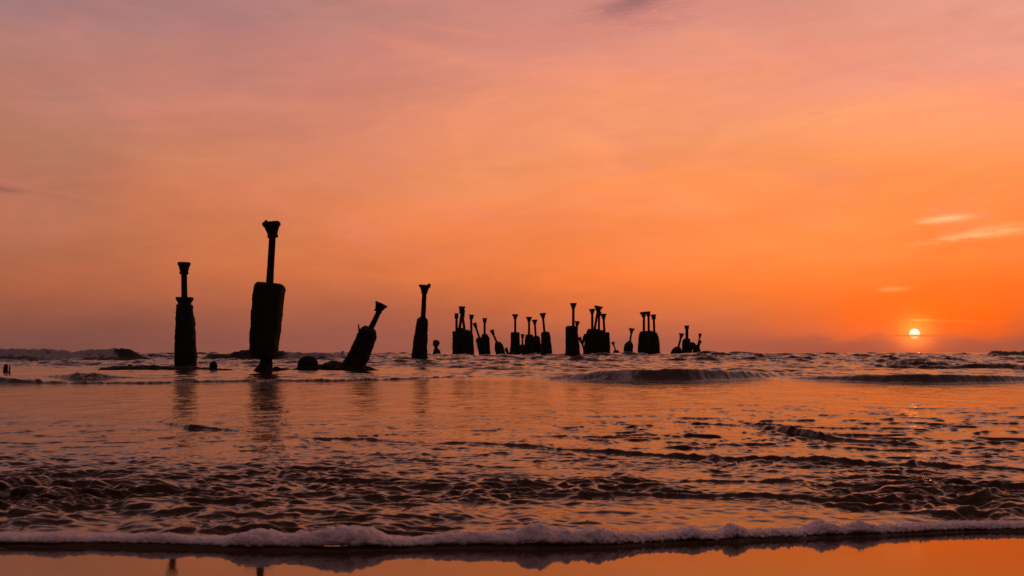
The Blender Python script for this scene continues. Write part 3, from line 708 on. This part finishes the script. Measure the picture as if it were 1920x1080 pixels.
# --- broken stumps and fallen pieces
def lump(name, label, cat, D, rings, mat=M_CONC, e=2.4, rough=.05, group=None, axis=None, seg=26, depth=1.0, more=()):
    SEED[0] += 4
    base = px2w(rings[0][0], rings[0][1], D)
    o = bpy.data.objects.new(name, None) if more else None
    vf = loft(rings, D, e, .3, rough, seg, SEED[0], axis=axis, depth=depth)
    o = mesh_obj(name, vf[0]-base, vf[1], mat, None, False, tuple(base))
    o['label'] = label; o['category'] = cat
    if group: o['group'] = group
    for nm, rg, m2, kw in more:
        SEED[0] += 2
        v2, f2 = loft(rg, D, seed=SEED[0], **kw)
        mesh_obj(nm, v2-base, f2, m2, o, False)
    return o
UP = np.array([0, 0, 1.0])
GS = 'broken stumps in the shallows'
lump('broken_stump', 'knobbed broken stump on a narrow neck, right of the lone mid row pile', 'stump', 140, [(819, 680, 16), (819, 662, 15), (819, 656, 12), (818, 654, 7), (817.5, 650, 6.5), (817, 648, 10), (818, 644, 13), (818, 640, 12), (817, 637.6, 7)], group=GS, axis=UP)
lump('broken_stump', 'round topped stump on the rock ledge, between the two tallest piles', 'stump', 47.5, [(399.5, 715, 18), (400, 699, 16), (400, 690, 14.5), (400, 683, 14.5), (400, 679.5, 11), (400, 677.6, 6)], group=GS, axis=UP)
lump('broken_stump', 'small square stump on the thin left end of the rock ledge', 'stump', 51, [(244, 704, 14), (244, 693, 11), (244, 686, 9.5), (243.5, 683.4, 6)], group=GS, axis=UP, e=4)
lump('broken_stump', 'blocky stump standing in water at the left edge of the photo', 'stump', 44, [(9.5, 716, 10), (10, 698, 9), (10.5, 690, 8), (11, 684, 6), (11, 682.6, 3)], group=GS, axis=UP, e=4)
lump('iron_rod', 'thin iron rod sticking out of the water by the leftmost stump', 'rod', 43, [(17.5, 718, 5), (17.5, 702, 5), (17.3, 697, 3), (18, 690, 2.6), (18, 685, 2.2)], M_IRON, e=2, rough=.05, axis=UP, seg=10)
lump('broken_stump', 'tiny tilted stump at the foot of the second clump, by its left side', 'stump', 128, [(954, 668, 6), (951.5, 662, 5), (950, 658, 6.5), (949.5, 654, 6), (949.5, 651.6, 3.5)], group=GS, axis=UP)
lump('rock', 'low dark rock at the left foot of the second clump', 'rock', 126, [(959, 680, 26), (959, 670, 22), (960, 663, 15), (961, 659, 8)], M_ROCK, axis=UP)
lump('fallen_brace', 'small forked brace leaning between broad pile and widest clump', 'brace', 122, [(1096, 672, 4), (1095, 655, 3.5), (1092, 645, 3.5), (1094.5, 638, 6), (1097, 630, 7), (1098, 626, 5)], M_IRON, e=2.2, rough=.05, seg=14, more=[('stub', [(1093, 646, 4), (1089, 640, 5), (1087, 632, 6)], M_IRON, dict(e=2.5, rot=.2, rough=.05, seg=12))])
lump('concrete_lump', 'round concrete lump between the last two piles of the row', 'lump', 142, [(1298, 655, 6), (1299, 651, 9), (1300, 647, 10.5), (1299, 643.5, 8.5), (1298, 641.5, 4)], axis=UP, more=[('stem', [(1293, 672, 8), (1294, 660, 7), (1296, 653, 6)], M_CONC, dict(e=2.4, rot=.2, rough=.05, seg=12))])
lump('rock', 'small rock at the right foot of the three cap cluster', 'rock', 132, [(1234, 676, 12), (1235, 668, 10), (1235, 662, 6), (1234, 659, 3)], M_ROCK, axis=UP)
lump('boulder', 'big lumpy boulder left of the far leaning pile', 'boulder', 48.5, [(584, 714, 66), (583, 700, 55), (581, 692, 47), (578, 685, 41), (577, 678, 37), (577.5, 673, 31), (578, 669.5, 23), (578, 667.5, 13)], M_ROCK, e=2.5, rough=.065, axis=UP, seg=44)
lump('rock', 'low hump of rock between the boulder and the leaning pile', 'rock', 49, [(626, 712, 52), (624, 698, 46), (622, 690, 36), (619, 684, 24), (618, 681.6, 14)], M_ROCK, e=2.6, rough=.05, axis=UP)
# ledge of rock: a long low ridge with real depth
def ledge(label, pts, D0, depth):
    us = np.linspace(0, 1, 220)
    p = np.array(pts, float)
    tx = np.linspace(p[0, 0], p[-1, 0], 220)
    top = np.interp(tx, p[:, 0], p[:, 1]); Dl = np.interp(tx, p[:, 0], p[:, 2])
    T = 15
    aa = np.linspace(0, np.pi, T)
    base = px2w(tx[110], 700, Dl[110]); base[2] = -0.3
    X = ((tx-960)/F*Dl)[:, None]+0*aa
    zt = (CAM_H+(HY-top)/F*Dl)[:, None]
    Y = Dl[:, None]-np.cos(aa)*depth
    Zz = -0.5+np.sin(aa)**0.6*(zt+0.5)
    n = noise3(X*1.6, Y*1.6, Zz*2, 301)+0.5*noise3(X*4, Y*4, Zz*4, 302)
    Zz = Zz+0.10*n*np.sin(aa); Y = Y+0.2*noise3(X*0.9, Y*0.9, Zz, 303)
    P = np.stack([X, Y, Zz], -1)-base
    o = grid_mesh('rock_ledge', P, M_ROCK); o.location = tuple(base)
    o['label'] = label; o['category'] = 'rock'
ledge('long low rock ledge awash under the two left piles', [(190, 689, 50), (225, 687, 50), (250, 686, 50), (290, 685, 49.5), (330, 687, 49), (370, 689, 48), (400, 690, 47.5), (440, 694, 47), (470, 693, 46.5)], 48, 0.9)
ledge('thin tapering ledge of rock between the widest pile and the boulder', [(508, 694, 46), (516, 687, 46.5), (530, 688, 47), (550, 691, 48), (575, 693, 49)], 47, 0.6)

ledge('ragged rubble heap joining the boulder to the base of the leaning pile', [(560, 694, 49), (590, 683, 49), (604, 683, 49.3), (612, 679, 49.4), (622, 677, 49.5), (634, 679, 49.6), (650, 682, 49.7), (680, 685, 49.8), (695, 690, 50), (712, 694, 50)], 49, 0.8)

# ------------------------------------------------------------------ camera
cam = bpy.data.cameras.new('camera'); cam.lens = 32.0; cam.sensor_width = 36.0
cam.shift_y = (HY-540.0)/1920.0
cam.clip_start = 0.05; cam.clip_end = 20000
cam.dof.use_dof = True; cam.dof.focus_distance = 40.0; cam.dof.aperture_fstop = 6.0
co = bpy.data.objects.new('camera', cam); col.objects.link(co)
co.location = (0, 0, CAM_H); co.rotation_euler = (math.pi/2, 0, 0)
scene.camera = co

scene.view_settings.view_transform = 'Standard'
scene.view_settings.look = 'None'
scene.view_settings.exposure = 0.0; scene.view_settings.gamma = 1.0
scene.cycles.max_bounces = 6; scene.cycles.glossy_bounces = 4; scene.cycles.diffuse_bounces = 2
scene.cycles.sample_clamp_indirect = 4.0
